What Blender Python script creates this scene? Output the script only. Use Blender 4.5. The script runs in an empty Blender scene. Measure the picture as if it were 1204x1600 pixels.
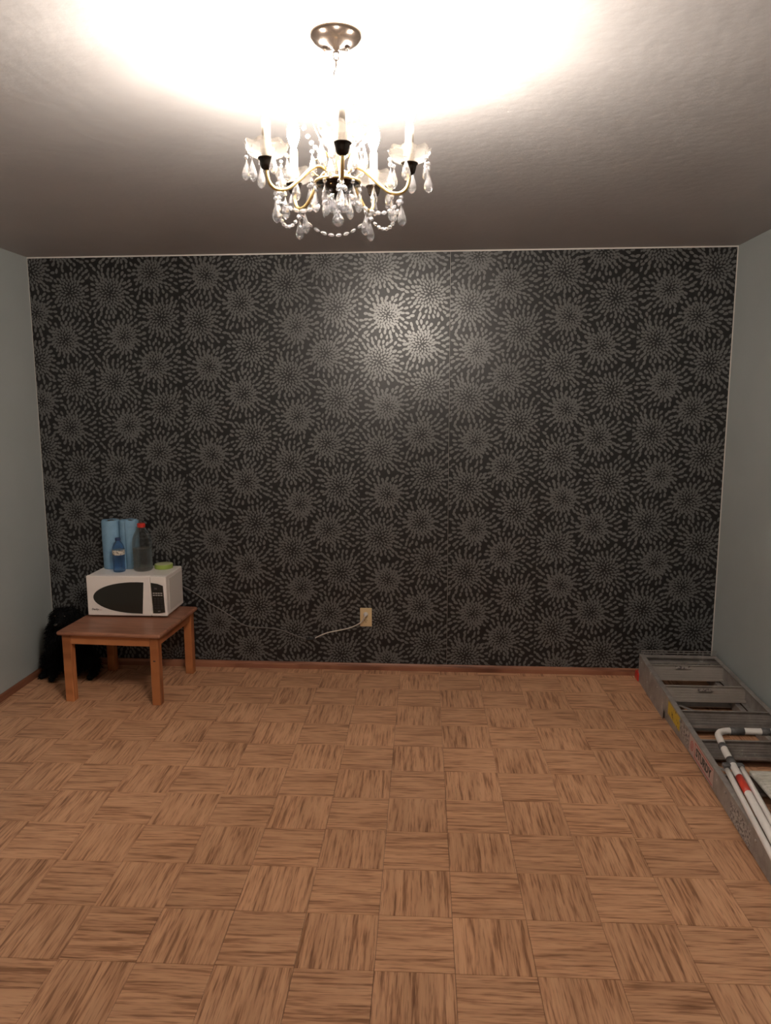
import bpy, math, random
from mathutils import Vector, Matrix

random.seed(7)
PI = math.pi
SC = bpy.context.scene
COL = SC.collection

# ------------------------------------------------------------------ camera, world, exposure
W, H = 3.944, 2.412            # width of the papered wall, ceiling height (m)
YB = -5.6                      # wall behind the camera
F_PX, YAW, PITCH, ROLL = 1147.33, -0.06632, 0.14893, -0.00307
CAM = Vector((2.3259, -4.2141, 1.5904))
fwd0 = Vector((math.sin(YAW), math.cos(YAW), 0)); rgt0 = Vector((math.cos(YAW), -math.sin(YAW), 0)); up0 = Vector((0, 0, 1))
fwd = fwd0 * math.cos(PITCH) - up0 * math.sin(PITCH)
upv = up0 * math.cos(PITCH) + fwd0 * math.sin(PITCH)
rgt = rgt0 * math.cos(ROLL) + upv * math.sin(ROLL)
upc = upv * math.cos(ROLL) - rgt0 * math.sin(ROLL)
cam_data = bpy.data.cameras.new('camera'); cam = bpy.data.objects.new('camera', cam_data); COL.objects.link(cam)
cam.matrix_world = Matrix(((rgt.x, upc.x, -fwd.x, CAM.x), (rgt.y, upc.y, -fwd.y, CAM.y), (rgt.z, upc.z, -fwd.z, CAM.z), (0, 0, 0, 1)))
cam_data.sensor_fit = 'HORIZONTAL'; cam_data.sensor_width = 36; cam_data.lens = 36 * F_PX / 1204; cam_data.clip_start = .02
SC.camera = cam
world = bpy.data.worlds.new('night'); SC.world = world; world.use_nodes = True
world.node_tree.nodes['Background'].inputs[0].default_value = (.5, .55, .65, 1)
world.node_tree.nodes['Background'].inputs[1].default_value = 0
SC.view_settings.view_transform = 'Standard'; SC.view_settings.look = 'None'
SC.view_settings.exposure = 2.8; SC.view_settings.gamma = 1; SC.view_settings.use_curve_mapping = False
BULB_STRENGTH = 170.0


# ------------------------------------------------------------------ materials
def srgb(r, g, b):
    f = lambda c: (c / 255 / 12.92) if c <= 10 else ((c / 255 + .055) / 1.055) ** 2.4
    return (f(r), f(g), f(b), 1)


def mat(name, col, rough=.5, metal=0, spec=.5, **kw):
    m = bpy.data.materials.new(name); m.use_nodes = True
    b = m.node_tree.nodes['Principled BSDF']
    b.inputs['Base Color'].default_value = col
    b.inputs['Roughness'].default_value = rough
    b.inputs['Metallic'].default_value = metal
    b.inputs['Specular IOR Level'].default_value = spec
    for k, v in kw.items(): b.inputs[k.replace('_', ' ')].default_value = v
    return m


def nodes(m):
    nt = m.node_tree
    return nt, nt.nodes['Principled BSDF'], (lambda t, **k: _n(nt, t, k)), nt.links.new


def _n(nt, t, k):
    n = nt.nodes.new(t)
    for a, v in k.items(): setattr(n, a, v)
    return n


def ramp(n, stops):
    el = n.color_ramp.elements
    while len(el) < len(stops): el.new(.5)
    for e, (p, c) in zip(el, stops): e.position = p; e.color = c
    return n


def noise_col(m, stops, scale, vec='Object', stretch=(1, 1, 1), detail=4, rough=.6, bump=0, bump_scale=None, rand=False, dist=.002):
    """colour ramp over (stretched) noise, optional bump"""
    nt, b, N, L = nodes(m)
    tc = N('ShaderNodeTexCoord'); mp = N('ShaderNodeMapping'); mp.inputs['Scale'].default_value = stretch
    L(tc.outputs[vec], mp.inputs['Vector'])
    src = mp.outputs[0]
    if rand:
        oi = N('ShaderNodeObjectInfo'); mul = N('ShaderNodeMath', operation='MULTIPLY'); mul.inputs[1].default_value = 137.0
        L(oi.outputs['Random'], mul.inputs[0])
        add = N('ShaderNodeVectorMath', operation='ADD'); L(src, add.inputs[0]); L(mul.outputs[0], add.inputs[1]); src = add.outputs[0]
    nz = N('ShaderNodeTexNoise'); nz.inputs['Scale'].default_value = scale; nz.inputs['Detail'].default_value = detail; nz.inputs['Roughness'].default_value = rough
    L(src, nz.inputs['Vector'])
    rp = ramp(N('ShaderNodeValToRGB'), stops); L(nz.outputs['Fac'], rp.inputs[0]); L(rp.outputs[0], b.inputs['Base Color'])
    if bump:
        bp = N('ShaderNodeBump'); bp.inputs['Strength'].default_value = bump; bp.inputs['Distance'].default_value = dist
        if bump_scale:
            n2 = N('ShaderNodeTexNoise'); n2.inputs['Scale'].default_value = bump_scale; n2.inputs['Detail'].default_value = 4; L(tc.outputs[vec], n2.inputs['Vector'])
            L(n2.outputs['Fac'], bp.inputs['Height'])
        else: L(nz.outputs['Fac'], bp.inputs['Height'])
        L(bp.outputs[0], b.inputs['Normal'])
    return m


M = {}
M['ceiling'] = noise_col(mat('ceiling_paint', (.7, .66, .63, 1), .55), [(.3, (.375, .365, .37, 1)), (.7, (.41, .40, .405, 1))], 2.2, bump=.35, bump_scale=24, dist=.004)
M['patch'] = mat('old_ceiling_paint', (.5, .43, .32, 1), .6)
M['sidewall'] = noise_col(mat('blue_grey_paint', (.3, .33, .33, 1), .5), [(.3, (.335, .365, .36, 1)), (.7, (.36, .39, .385, 1))], 3, bump=.15, bump_scale=60, dist=.001)
M['whitewall'] = mat('white_paint', (.72, .7, .67, 1), .6)
M['plaster'] = mat('bare_plaster', (.62, .58, .54, 1), .8)
M['paper'] = noise_col(mat('charcoal_wallpaper', (.02, .017, .015, 1), .42, spec=.4), [(.3, (.006, .0057, .0057, 1)), (.7, (.009, .0084, .0083, 1))], 40, bump=.2, bump_scale=260, dist=.0006)
M['petal'] = noise_col(mat('grey_petal_ink', (.09, .085, .078, 1), .32, spec=.6), [(.3, (.092, .091, .090, 1)), (.7, (.116, .115, .113, 1))], 60, bump=.25, bump_scale=300, dist=.0006)


def wood_streaks(name, light, mid, dark, fine, along=4.0, rough=.42, bump=.25, tint=.14, edge=0):
    """grain runs along local X; each object shifts the pattern by its own random number"""
    m = mat(name, mid, rough, spec=.4)
    nt, b, N, L = nodes(m)
    tc = N('ShaderNodeTexCoord'); oi = N('ShaderNodeObjectInfo')
    mul = N('ShaderNodeMath', operation='MULTIPLY'); mul.inputs[1].default_value = 311.0; L(oi.outputs['Random'], mul.inputs[0])
    cmb = N('ShaderNodeCombineXYZ'); L(mul.outputs[0], cmb.inputs[2]); L(mul.outputs[0], cmb.inputs[0])
    outs = []
    for (sx, sy, det, ds) in ((along, fine, 3, .0), (along * 2.2, fine * 2.6, 2, 0), (along * .4, fine * .22, 2, 0)):
        mp = N('ShaderNodeMapping'); mp.inputs['Scale'].default_value = (sx, sy, 1); L(tc.outputs['Object'], mp.inputs['Vector'])
        ad = N('ShaderNodeVectorMath', operation='ADD'); L(mp.outputs[0], ad.inputs[0]); L(cmb.outputs[0], ad.inputs[1])
        nz = N('ShaderNodeTexNoise'); nz.inputs['Scale'].default_value = 1; nz.inputs['Detail'].default_value = det; nz.inputs['Roughness'].default_value = .55
        L(ad.outputs[0], nz.inputs['Vector']); outs.append(nz.outputs['Fac'])
    rA = ramp(N('ShaderNodeValToRGB'), [(.34, dark), (.47, mid), (.60, light)]); L(outs[0], rA.inputs[0])
    rB = ramp(N('ShaderNodeValToRGB'), [(.32, (.5, .43, .39, 1)), (.46, (1, 1, 1, 1))]); L(outs[1], rB.inputs[0])
    rC = ramp(N('ShaderNodeValToRGB'), [(.35, (.84, .82, .8, 1)), (.6, (1.03, 1.03, 1.03, 1))]); L(outs[2], rC.inputs[0])
    m1 = N('ShaderNodeMix', data_type='RGBA', blend_type='MULTIPLY'); m1.inputs[0].default_value = .75; L(rA.outputs[0], m1.inputs[6]); L(rB.outputs[0], m1.inputs[7])
    m2 = N('ShaderNodeMix', data_type='RGBA', blend_type='MULTIPLY'); m2.inputs[0].default_value = .8; L(m1.outputs[2], m2.inputs[6]); L(rC.outputs[0], m2.inputs[7])
    # each piece a little lighter or darker
    vr = N('ShaderNodeMapRange'); vr.inputs[3].default_value = 1 - tint; vr.inputs[4].default_value = 1 + tint
    m3n = N('ShaderNodeMath', operation='MULTIPLY'); m3n.inputs[1].default_value = 7.13; L(oi.outputs['Random'], m3n.inputs[0])
    fr = N('ShaderNodeMath', operation='FRACT'); L(m3n.outputs[0], fr.inputs[0]); L(fr.outputs[0], vr.inputs[0])
    hv = N('ShaderNodeHueSaturation'); L(vr.outputs[0], hv.inputs['Value']); L(m2.outputs[2], hv.inputs['Color']); L(hv.outputs[0], b.inputs['Base Color'])
    bp = N('ShaderNodeBump'); bp.inputs['Strength'].default_value = bump; bp.inputs['Distance'].default_value = .0008; L(outs[0], bp.inputs['Height']); L(bp.outputs[0], b.inputs['Normal'])
    return m


M['tile'] = wood_streaks('teak_parquet', (.66, .375, .218, 1), (.60, .325, .185, 1), (.32, .15, .075, 1), 80, along=5.5, tint=.05)
M['subfloor'] = mat('dark_joint', (.05, .028, .018, 1), .8)
M['base'] = wood_streaks('baseboard_wood', (.3, .13, .072, 1), (.26, .105, .058, 1), (.14, .052, .028, 1), 60, along=2)
M['pine'] = wood_streaks('orange_pine', (.5, .2, .075, 1), (.45, .168, .06, 1), (.33, .11, .04, 1), 45, along=3, tint=.06)
M['top'] = wood_streaks('worn_table_top', (.36, .165, .10, 1), (.32, .142, .085, 1), (.24, .10, .06, 1), 30, along=3, tint=.02, rough=.38)
M['white'] = mat('white_enamel', (.82, .76, .72, 1), .35)
M['greyplastic'] = mat('grey_side', (.64, .6, .56, 1), .45)
M['darkglass'] = mat('dark_glass', (.022, .021, .017, 1), .12, spec=.6)
M['black'] = mat('black_plastic', (.012, .011, .011, 1), .4)
M['print'] = mat('black_print', (.03, .025, .025, 1), .5)
M['lightprint'] = mat('pale_print', (.45, .43, .4, 1), .5)
M['towel'] = noise_col(mat('blue_towel', (.14, .25, .36, 1), .9, spec=.1), [(.3, (.19, .33, .46, 1)), (.7, (.23, .38, .52, 1))], 25, bump=.4, bump_scale=140, dist=.002)
M['card'] = mat('cardboard_core', (.2, .14, .09, 1), .9)
M['redcap'] = mat('red_cap', (.5, .03, .02, 1), .35)
M['bluecap'] = mat('dark_blue_cap', (.03, .05, .12, 1), .4)
M['label'] = noise_col(mat('paper_label', (.6, .55, .48, 1), .6), [(.42, (.12, .1, .09, 1)), (.5, (.6, .55, .47, 1))], 70, stretch=(1, 1, 2))
M['tape'] = mat('green_tape', (.3, .4, .08, 1), .6)
M['tapeside'] = mat('pale_tape_side', (.5, .53, .3, 1), .7)
M['ivory'] = mat('ivory_plate', (.62, .46, .26, 1), .4)
M['cord'] = mat('white_cord', (.6, .55, .5, 1), .5)
M['greycord'] = mat('grey_cord', (.15, .14, .13, 1), .5)
M['alu'] = noise_col(mat('dirty_aluminium', (.2, .18, .165, 1), .5, metal=.2), [(.3, (.22, .2, .185, 1)), (.60, (.34, .31, .29, 1)), (.66, (.36, .33, .31, 1)), (.70, (.62, .6, .57, 1))], 16, detail=8, rough=.62, bump=.2)
M['alulight'] = noise_col(mat('pale_aluminium', (.3, .275, .25, 1), .5, metal=.2), [(.3, (.36, .325, .29, 1)), (.7, (.46, .42, .38, 1))], 9, detail=6)
M['yellow'] = noise_col(mat('yellow_sticker', (.55, .38, .03, 1), .5), [(.36, (.05, .04, .01, 1)), (.43, (.55, .38, .03, 1))], 55)
M['sticker'] = noise_col(mat('worn_sticker', (.45, .4, .37, 1), .6), [(.44, (.12, .1, .1, 1)), (.52, (.42, .38, .35, 1))], 90, detail=6)
M['pinksticker'] = mat('pale_pink_sticker', (.5, .36, .32, 1), .5)
M['redprint'] = mat('red_print', (.42, .06, .05, 1), .5)
M['whitetube'] = noise_col(mat('chipped_white_paint', (.6, .55, .52, 1), .4), [(.26, (.12, .11, .1, 1)), (.31, (.74, .70, .67, 1)), (.7, (.8, .76, .73, 1))], 22, detail=6)
M['ducttape'] = noise_col(mat('grey_duct_tape', (.1, .1, .1, 1), .45), [(.3, (.07, .068, .07, 1)), (.7, (.14, .135, .135, 1))], 60, bump=.4)
M['red'] = mat('red_label', (.6, .06, .035, 1), .4)
M['dirtystep'] = noise_col(mat('dirty_white_step', (.45, .43, .38, 1), .6), [(.35, (.4, .39, .34, 1)), (.6, (.7, .67, .62, 1))], 30, stretch=(.3, 1, 1))
M['fur'] = mat('black_fur', (.004, .004, .0045, 1), .8, spec=.12)
M['eye'] = mat('dark_eye', (.01, .006, .004, 1), .25)
M['brass'] = mat('pale_brass', (.62, .45, .2, 1), .3, metal=.85)
M['bronze'] = mat('dark_bronze', (.034, .026, .021, 1), .2, metal=.8, spec=.3)
M['wax'] = mat('white_candle_sleeve', (.55, .5, .43, 1), .5)


def emissive(name, col, s):
    m = bpy.data.materials.new(name); m.use_nodes = True; nt = m.node_tree
    for n in list(nt.nodes): nt.nodes.remove(n)
    e = nt.nodes.new('ShaderNodeEmission'); e.inputs[0].default_value = col; e.inputs[1].default_value = s
    o = nt.nodes.new('ShaderNodeOutputMaterial'); nt.links.new(e.outputs[0], o.inputs[0]); return m


M['bulb'] = emissive('lit_bulb', (1, .88, .76, 1), BULB_STRENGTH)


def crystal(name, frost=.0, tint=(.96, .97, 1, 1), clear=.5, ior=1.5):
    """cut glass: facets mirror and bend some of what is behind, the rest passes straight through"""
    m = bpy.data.materials.new(name); m.use_nodes = True; nt = m.node_tree
    for n in list(nt.nodes): nt.nodes.remove(n)
    N = lambda t: nt.nodes.new(t); L = nt.links.new
    gl = N('ShaderNodeBsdfGlass'); gl.inputs['Color'].default_value = tint; gl.inputs['Roughness'].default_value = .02; gl.inputs['IOR'].default_value = ior
    tr = N('ShaderNodeBsdfTransparent'); tr.inputs[0].default_value = tint
    mx = N('ShaderNodeMixShader'); mx.inputs[0].default_value = clear; L(gl.outputs[0], mx.inputs[1]); L(tr.outputs[0], mx.inputs[2])
    out = mx
    if frost:
        tl = N('ShaderNodeBsdfTranslucent'); tl.inputs[0].default_value = (.9, .88, .85, 1)
        m2 = N('ShaderNodeMixShader'); m2.inputs[0].default_value = frost; L(mx.outputs[0], m2.inputs[1]); L(tl.outputs[0], m2.inputs[2]); out = m2
    o = N('ShaderNodeOutputMaterial'); L(out.outputs[0], o.inputs[0]); return m


M['crystal'] = crystal('cut_crystal', frost=.03, clear=.4)
M['bobeche'] = crystal('pressed_glass', frost=.012, tint=(.90, .88, .85, 1), clear=.72)
M['clearpet'] = crystal('clear_plastic', frost=.05, tint=(.985, .985, .97, 1), clear=.68, ior=1.4)
M['water'] = crystal('water', frost=.10, tint=(.96, .96, .95, 1), clear=.5, ior=1.33)
M['bluepet'] = crystal('blue_bottle_plastic', frost=.16, tint=(.60, .76, .93, 1), clear=.6, ior=1.25)


# ------------------------------------------------------------------ mesh helpers
class MB:
    """collects vertices and faces, builds ONE mesh object"""
    def __init__(s): s.v = []; s.f = []; s.smooth = []

    def add(s, vs, fs, smooth=False, mx=None):
        o = len(s.v)
        s.v += [tuple(mx @ Vector(p)) if mx else tuple(p) for p in vs]
        s.f += [tuple(i + o for i in f) for f in fs]; s.smooth += [smooth] * len(fs)
        return s

    def box(s, x0, x1, y0, y1, z0, z1, bev=0, mx=None):
        if bev <= 0:
            vs = [(x, y, z) for z in (z0, z1) for y in (y0, y1) for x in (x0, x1)]
            fs = [(0, 2, 3, 1), (4, 5, 7, 6), (0, 1, 5, 4), (2, 6, 7, 3), (0, 4, 6, 2), (1, 3, 7, 5)]
            return s.add(vs, fs, mx=mx)
        b = bev
        pts = []
        idx = {}
        for cx, sx in ((x0, 1), (x1, -1)):
            for cy, sy in ((y0, 1), (y1, -1)):
                for cz, sz in ((z0, 1), (z1, -1)):
                    k = (sx, sy, sz)
                    idx[k] = len(pts)
                    pts += [(cx, cy + b * sy, cz + b * sz), (cx + b * sx, cy, cz + b * sz), (cx + b * sx, cy + b * sy, cz)]
        fs = []
        for sx in (1, -1):
            q = [idx[(sx, a, c)] for a, c in ((1, 1), (-1, 1), (-1, -1), (1, -1))]; fs.append(tuple(q))
        for sy in (1, -1):
            q = [idx[(a, sy, c)] + 1 for a, c in ((1, 1), (-1, 1), (-1, -1), (1, -1))]; fs.append(tuple(q))
        for sz in (1, -1):
            q = [idx[(a, c, sz)] + 2 for a, c in ((1, 1), (-1, 1), (-1, -1), (1, -1))]; fs.append(tuple(q))
        for a in (1, -1):
            for c in (1, -1):
                fs.append((idx[(1, a, c)] + 1, idx[(-1, a, c)] + 1, idx[(-1, a, c)] + 2, idx[(1, a, c)] + 2))
                fs.append((idx[(a, 1, c)] + 0, idx[(a, -1, c)] + 0, idx[(a, -1, c)] + 2, idx[(a, 1, c)] + 2))
                fs.append((idx[(a, c, 1)] + 0, idx[(a, c, -1)] + 0, idx[(a, c, -1)] + 1, idx[(a, c, 1)] + 1))
        for k, i in idx.items(): fs.append((i, i + 1, i + 2))
        return s.add(pts, fs, mx=mx)

    def lathe(s, prof, seg=16, mx=None, smooth=True, wave=None):
        """prof: (r, z) list, wave(i_ring, angle) -> (dr factor, dz)"""
        vs, fs = [], []
        for i, (r, z) in enumerate(prof):
            for k in range(seg):
                a = 2 * PI * k / seg; rr, zz = r, z
                if wave: fr, dz = wave(i, a); rr *= fr; zz += dz
                vs.append((rr * math.cos(a), rr * math.sin(a), zz))
        for i in range(len(prof) - 1):
            for k in range(seg):
                k2 = (k + 1) % seg
                fs.append((i * seg + k, i * seg + k2, (i + 1) * seg + k2, (i + 1) * seg + k))
        if prof[0][0] > 0: fs.append(tuple(range(seg - 1, -1, -1)))
        if prof[-1][0] > 0: fs.append(tuple((len(prof) - 1) * seg + k for k in range(seg)))
        return s.add(vs, fs, smooth, mx)

    def tube(s, pts, r, seg=8, smooth=True, cap=True, closed=False, mx=None):
        P = [Vector(p) for p in pts]; n = len(P); rs = r if isinstance(r, (list, tuple)) else [r] * n
        vs, fs = [], []; ref = None
        for i in range(n):
            if closed: t = P[(i + 1) % n] - P[i - 1]
            else: t = P[min(i + 1, n - 1)] - P[max(i - 1, 0)]
            t.normalize()
            if ref is None: ref = t.orthogonal().normalized()
            ref = (ref - t * ref.dot(t)); ref = ref.normalized() if ref.length > 1e-6 else t.orthogonal().normalized()
            bn = t.cross(ref)
            for k in range(seg):
                a = 2 * PI * k / seg; vs.append(P[i] + (ref * math.cos(a) + bn * math.sin(a)) * rs[i])
        m = n if closed else n - 1
        for i in range(m):
            j = (i + 1) % n
            for k in range(seg):
                k2 = (k + 1) % seg; fs.append((i * seg + k, i * seg + k2, j * seg + k2, j * seg + k))
        if cap and not closed: fs.append(tuple(range(seg - 1, -1, -1))); fs.append(tuple((n - 1) * seg + k for k in range(seg)))
        return s.add(vs, fs, smooth, mx)

    def prism(s, poly, d, mx=None, smooth=False):
        """poly: (u, v) counter-clockwise in XZ, extruded from y=0 to y=-d"""
        n = len(poly)
        vs = [(u, 0, v) for u, v in poly] + [(u, -d, v) for u, v in poly]
        fs = [tuple(range(n - 1, -1, -1)), tuple(range(n, 2 * n))] + [(i, (i + 1) % n, (i + 1) % n + n, i + n) for i in range(n)]
        fs[0], fs[1] = fs[0], fs[1]
        return s.add(vs, fs, smooth, mx)

    def build(s, name, m, parent=None, loc=None, rz=None):
        me = bpy.data.meshes.new(name); me.from_pydata(s.v, [], s.f); me.update()
        for p, sm in zip(me.polygons, s.smooth): p.use_smooth = sm
        if m: me.materials.append(M[m] if isinstance(m, str) else m)
        return link(name, me, parent, loc, rz)


def link(name, me, parent=None, loc=None, rz=None):
    o = bpy.data.objects.new(name, me); COL.objects.link(o)
    if parent: o.parent = parent
    if loc is not None: o.location = loc
    if rz is not None: o.rotation_euler = (0, 0, rz)
    return o


def empty(name, loc=(0, 0, 0), rz=0):
    o = bpy.data.objects.new(name, None); COL.objects.link(o); o.location = loc; o.rotation_euler = (0, 0, rz); o.empty_display_size = .05
    return o


def tag(o, label, cat, group=None):
    o['label'] = label; o['category'] = cat
    if group: o['group'] = group
    return o


def text(name, body, size, m, mx, parent=None, shear=0, depth=.0003, bold=0):
    cu = bpy.data.curves.new(name, 'FONT'); cu.body = body; cu.size = size; cu.extrude = depth; cu.offset = bold; cu.shear = shear; cu.align_x = 'CENTER'; cu.align_y = 'CENTER'; cu.resolution_u = 2
    t = bpy.data.objects.new(name, cu); COL.objects.link(t); bpy.context.view_layer.update()
    me = bpy.data.meshes.new_from_object(t.evaluated_get(bpy.context.evaluated_depsgraph_get()))
    bpy.data.objects.remove(t); me.name = name; me.materials.clear(); me.materials.append(M[m])
    o = link(name, me, parent); o.matrix_local = mx
    return o


def smooth_path(P, n=6):
    """Catmull-Rom through the points"""
    P = [Vector(p) for p in P]; out = []
    for i in range(len(P) - 1):
        a, b, c, d = P[max(i - 1, 0)], P[i], P[i + 1], P[min(i + 2, len(P) - 1)]
        for k in range(n):
            t = k / n
            out.append(.5 * ((2 * b) + (c - a) * t + (2 * a - 5 * b + 4 * c - d) * t * t + (3 * b - 3 * c + d - a) * t ** 3))
    out.append(P[-1]); return out


# ------------------------------------------------------------------ the room
def struct(o):
    o['kind'] = 'structure'; return o


TH = .1
floor = struct(MB().box(-TH, W + TH, YB - TH, TH, -.10, -.006).build('floor', 'subfloor'))
ceiling = struct(MB().box(-TH, W + TH, YB - TH, TH, H, H + .1).build('ceiling', 'ceiling'))
wall_back = struct(MB().box(-TH, W + TH, .0, TH, -.1, H).build('wall_back', 'plaster'))
wall_left = struct(MB().box(-TH, 0, YB, 0, -.1, H).build('wall_left', 'sidewall'))
wall_right = struct(MB().box(W, W + TH, YB, 0, -.1, H).build('wall_right', 'sidewall'))
wall_front = struct(MB().box(-TH, W + TH, YB - TH, YB, -.1, H).build('wall_front', 'whitewall'))

# patch of older paint round the ceiling lamp, left unpainted when the ceiling was redone
pp = MB(); pp.add([(2.02, -2.53, H), (2.178, -2.52, H), (2.172, -2.362, H), (2.008, -2.35, H), (2.02, -2.53, H - .0012), (2.178, -2.52, H - .0012), (2.172, -2.362, H - .0012), (2.008, -2.35, H - .0012)],
              [(3, 2, 1, 0), (4, 5, 6, 7), (0, 1, 5, 4), (1, 2, 6, 5), (2, 3, 7, 6), (3, 0, 4, 7)])
pp.build('paint_patch', 'patch', ceiling)

# parquet: square tiles, grain turned by 90 degrees from one to the next
T, GROT = .2286, .01433
GO = Vector((2.15985, -1.9031)); ge = Vector((math.cos(GROT), math.sin(GROT))); gn = Vector((-math.sin(GROT), math.cos(GROT)))


def clip(poly, ax, lim, sgn):
    out = []
    for i, p in enumerate(poly):
        q = poly[(i + 1) % len(poly)]; dp, dq = sgn * (p[ax] - lim), sgn * (q[ax] - lim)
        if dp >= 0: out.append(p)
        if dp * dq < 0: t = dp / (dp - dq); out.append(tuple(p[k] + (q[k] - p[k]) * t for k in (0, 1)))
    return out


def tile_mesh(poly, mb, z0=-.006, z1=0.0, b=.0007):
    n = len(poly); cx = sum(p[0] for p in poly) / n; cy = sum(p[1] for p in poly) / n
    ins = []
    for p in poly:
        d = Vector((cx - p[0], cy - p[1])); L_ = max(d.length, 1e-6); ins.append((p[0] + d.x / L_ * b * 1.4, p[1] + d.y / L_ * b * 1.4))
    vs = [(x, y, z0) for x, y in poly] + [(x, y, z1 - b) for x, y in poly] + [(x, y, z1) for x, y in ins]
    fs = [tuple(range(2 * n, 3 * n))]
    for i in range(n):
        j = (i + 1) % n; fs += [(i, j, n + j, n + i), (n + i, n + j, 2 * n + j, 2 * n + i)]
    mb.add(vs, fs)


g = .0005
full = [(-T / 2 + g, -T / 2 + g), (T / 2 - g, -T / 2 + g), (T / 2 - g, T / 2 - g), (-T / 2 + g, T / 2 - g)]
fm = MB(); tile_mesh(full, fm); full_me = None
rest = MB()
for j in range(-9, 26):
    for i in range(-11, 9):
        c = GO + ge * ((i + .5) * T) + gn * (-(j + .5) * T)
        vert = (i + j) % 2 == 0
        ang = GROT + (PI / 2 if vert else 0) + (PI if random.random() < .5 else 0)
        ca, sa = math.cos(ang), math.sin(ang)
        wp = [(c.x + x * ca - y * sa, c.y + x * sa + y * ca) for x, y in full]
        cl = wp
        for ax, lim, sg in ((0, .001, 1), (0, W - .001, -1), (1, -.001, -1), (1, YB + .001, 1)): cl = clip(cl, ax, lim, sg) if cl else cl
        if len(cl) < 3: continue
        area = .5 * abs(sum(cl[k][0] * cl[(k + 1) % len(cl)][1] - cl[(k + 1) % len(cl)][0] * cl[k][1] for k in range(len(cl))))
        if area < 2e-4: continue
        loc = [( (x - c.x) * ca + (y - c.y) * sa, -(x - c.x) * sa + (y - c.y) * ca) for x, y in cl]
        if c.y < -3.16:
            tile_mesh(cl, rest); continue
        dz = random.uniform(-.0004, .0002)
        if area > .99 * (T - 2 * g) ** 2:
            if full_me is None: o = fm.build('floor_tile', 'tile', floor); full_me = o.data
            else: o = link('floor_tile', full_me, floor)
        else:
            mb = MB(); tile_mesh(loc, mb); o = mb.build('floor_tile', 'tile', floor)
        o.location = (c.x, c.y, dz); o.rotation_euler = (0, 0, ang)
r_ = rest.build('tile_field', 'tile', floor); r_['kind'] = 'stuff'


def baseboard(name, L_, h, d):
    """profile with a rounded top, running along local X, back on y=0"""
    prof = [(0, 0), (-d, 0), (-d, h * .55), (-d * .8, h * .82), (-d * .45, h), (0, h)]
    n = len(prof); vs = [(x, y, z) for x in (0, L_) for y, z in prof]
    fs = [tuple(range(n)), tuple(range(2 * n - 1, n - 1, -1))] + [(i, i + n, (i + 1) % n + n, (i + 1) % n) for i in range(n)]
    return struct(MB().add(vs, fs).build(name, 'base'))


baseboard('baseboard_back', W - .032, .040, .016).location = (.016, -.0025, .0)
bl = baseboard('baseboard_left', -YB - .0, .036, .016); bl.rotation_euler = (0, 0, PI / 2); bl.location = (.0, YB, 0)
br = baseboard('baseboard_right', -YB - .0, .036, .008); br.rotation_euler = (0, 0, -PI / 2); br.location = (W, 0, 0)

# wallpaper: eight strips with printed flowers
SW, SX0, PZ = .5112, 1.897, .506
FLOW = {-4: [(.016, .314), (.032, .074), (.194, .432), (.243, .191)], -3: [(.475, .183), (.545, .446), (.718, .288), (.767, .045)],
        -2: [(.986, .019), (1.035, .27), (1.23, .118), (1.282, .378)], -1: [(1.494, .217), (1.544, .495), (1.709, .344), (1.778, .09)],
        0: [(2.012, .3), (2.056, .045), (2.25, .39), (2.298, .16)], 1: [(2.516, .094), (2.56, .355), (2.729, .207), (2.8, .462)],
        2: [(3.026, .263), (3.06, .025), (3.24, .373), (3.311, .124)], 3: [(3.534, .395), (3.593, .167), (3.752, .021), (3.831, .272)]}
flowers = []
for k, L4 in FLOW.items():
    for t_, (x, z0) in enumerate(sorted(L4)):
        for n in range(-1, 6):
            z = z0 + n * PZ
            if -.12 < z < H + .12: flowers.append((x, z, t_, k))
PET = {}
rnd = random.Random(3)
shapes = []
for q in range(6):   # teardrops, pointed end towards the flower's heart; unit length along +v
    w1 = .235 + .03 * rnd.random(); skew = rnd.uniform(-.05, .05)
    shapes.append([(0, -.5), (w1 * .78, -.2), (w1 + skew * .3, .1), (w1 * .92 + skew, .33), (.5 * w1 + skew, .48), (-.3 * w1 + skew, .5), (-w1 * .85 + skew, .33), (-w1 + skew * .3, .08), (-w1 * .74, -.22)])
GOLD = PI * (3 - 5 ** .5)
KIND = [(.0099, .088), (.0088, .076), (.0093, .080), (.0100, .084)]     # packing of the heart, radius of the heart
placed = {}


def near(px, pz, d, fi):
    gx, gz = int(px / .05), int(pz / .05)
    for ax in (-1, 0, 1):
        for az in (-1, 0, 1):
            for (qx, qz, qf) in placed.get((gx + ax, gz + az), ()):
                if qf != fi and (qx - px) ** 2 + (qz - pz) ** 2 < d * d: return True
    return False


def petal(px, pz, a, ln, sh, wide, fi):
    placed.setdefault((int(px / .05), int(pz / .05)), []).append((px, pz, fi))
    dirx, dirz = math.cos(a), math.sin(a)
    poly = [(px + u * ln * wide * dirz + v * ln * dirx, pz - u * ln * wide * dirx + v * ln * dirz) for u, v in sh]
    ks = min(3, max(-4, math.floor((px - SX0) / SW)))
    x0, x1 = max(.004, SX0 + ks * SW + .0003), min(W - .006, SX0 + (ks + 1) * SW - .0003)
    for ax, lim, sg in ((0, x0, 1), (0, x1, -1), (1, .038, 1), (1, H - .008, -1)): poly = clip(poly, ax, lim, sg) if poly else poly
    if len(poly) >= 3: PET.setdefault(ks, MB()).add([(u, -.0021, v) for u, v in poly], [tuple(range(len(poly)))])


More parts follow.
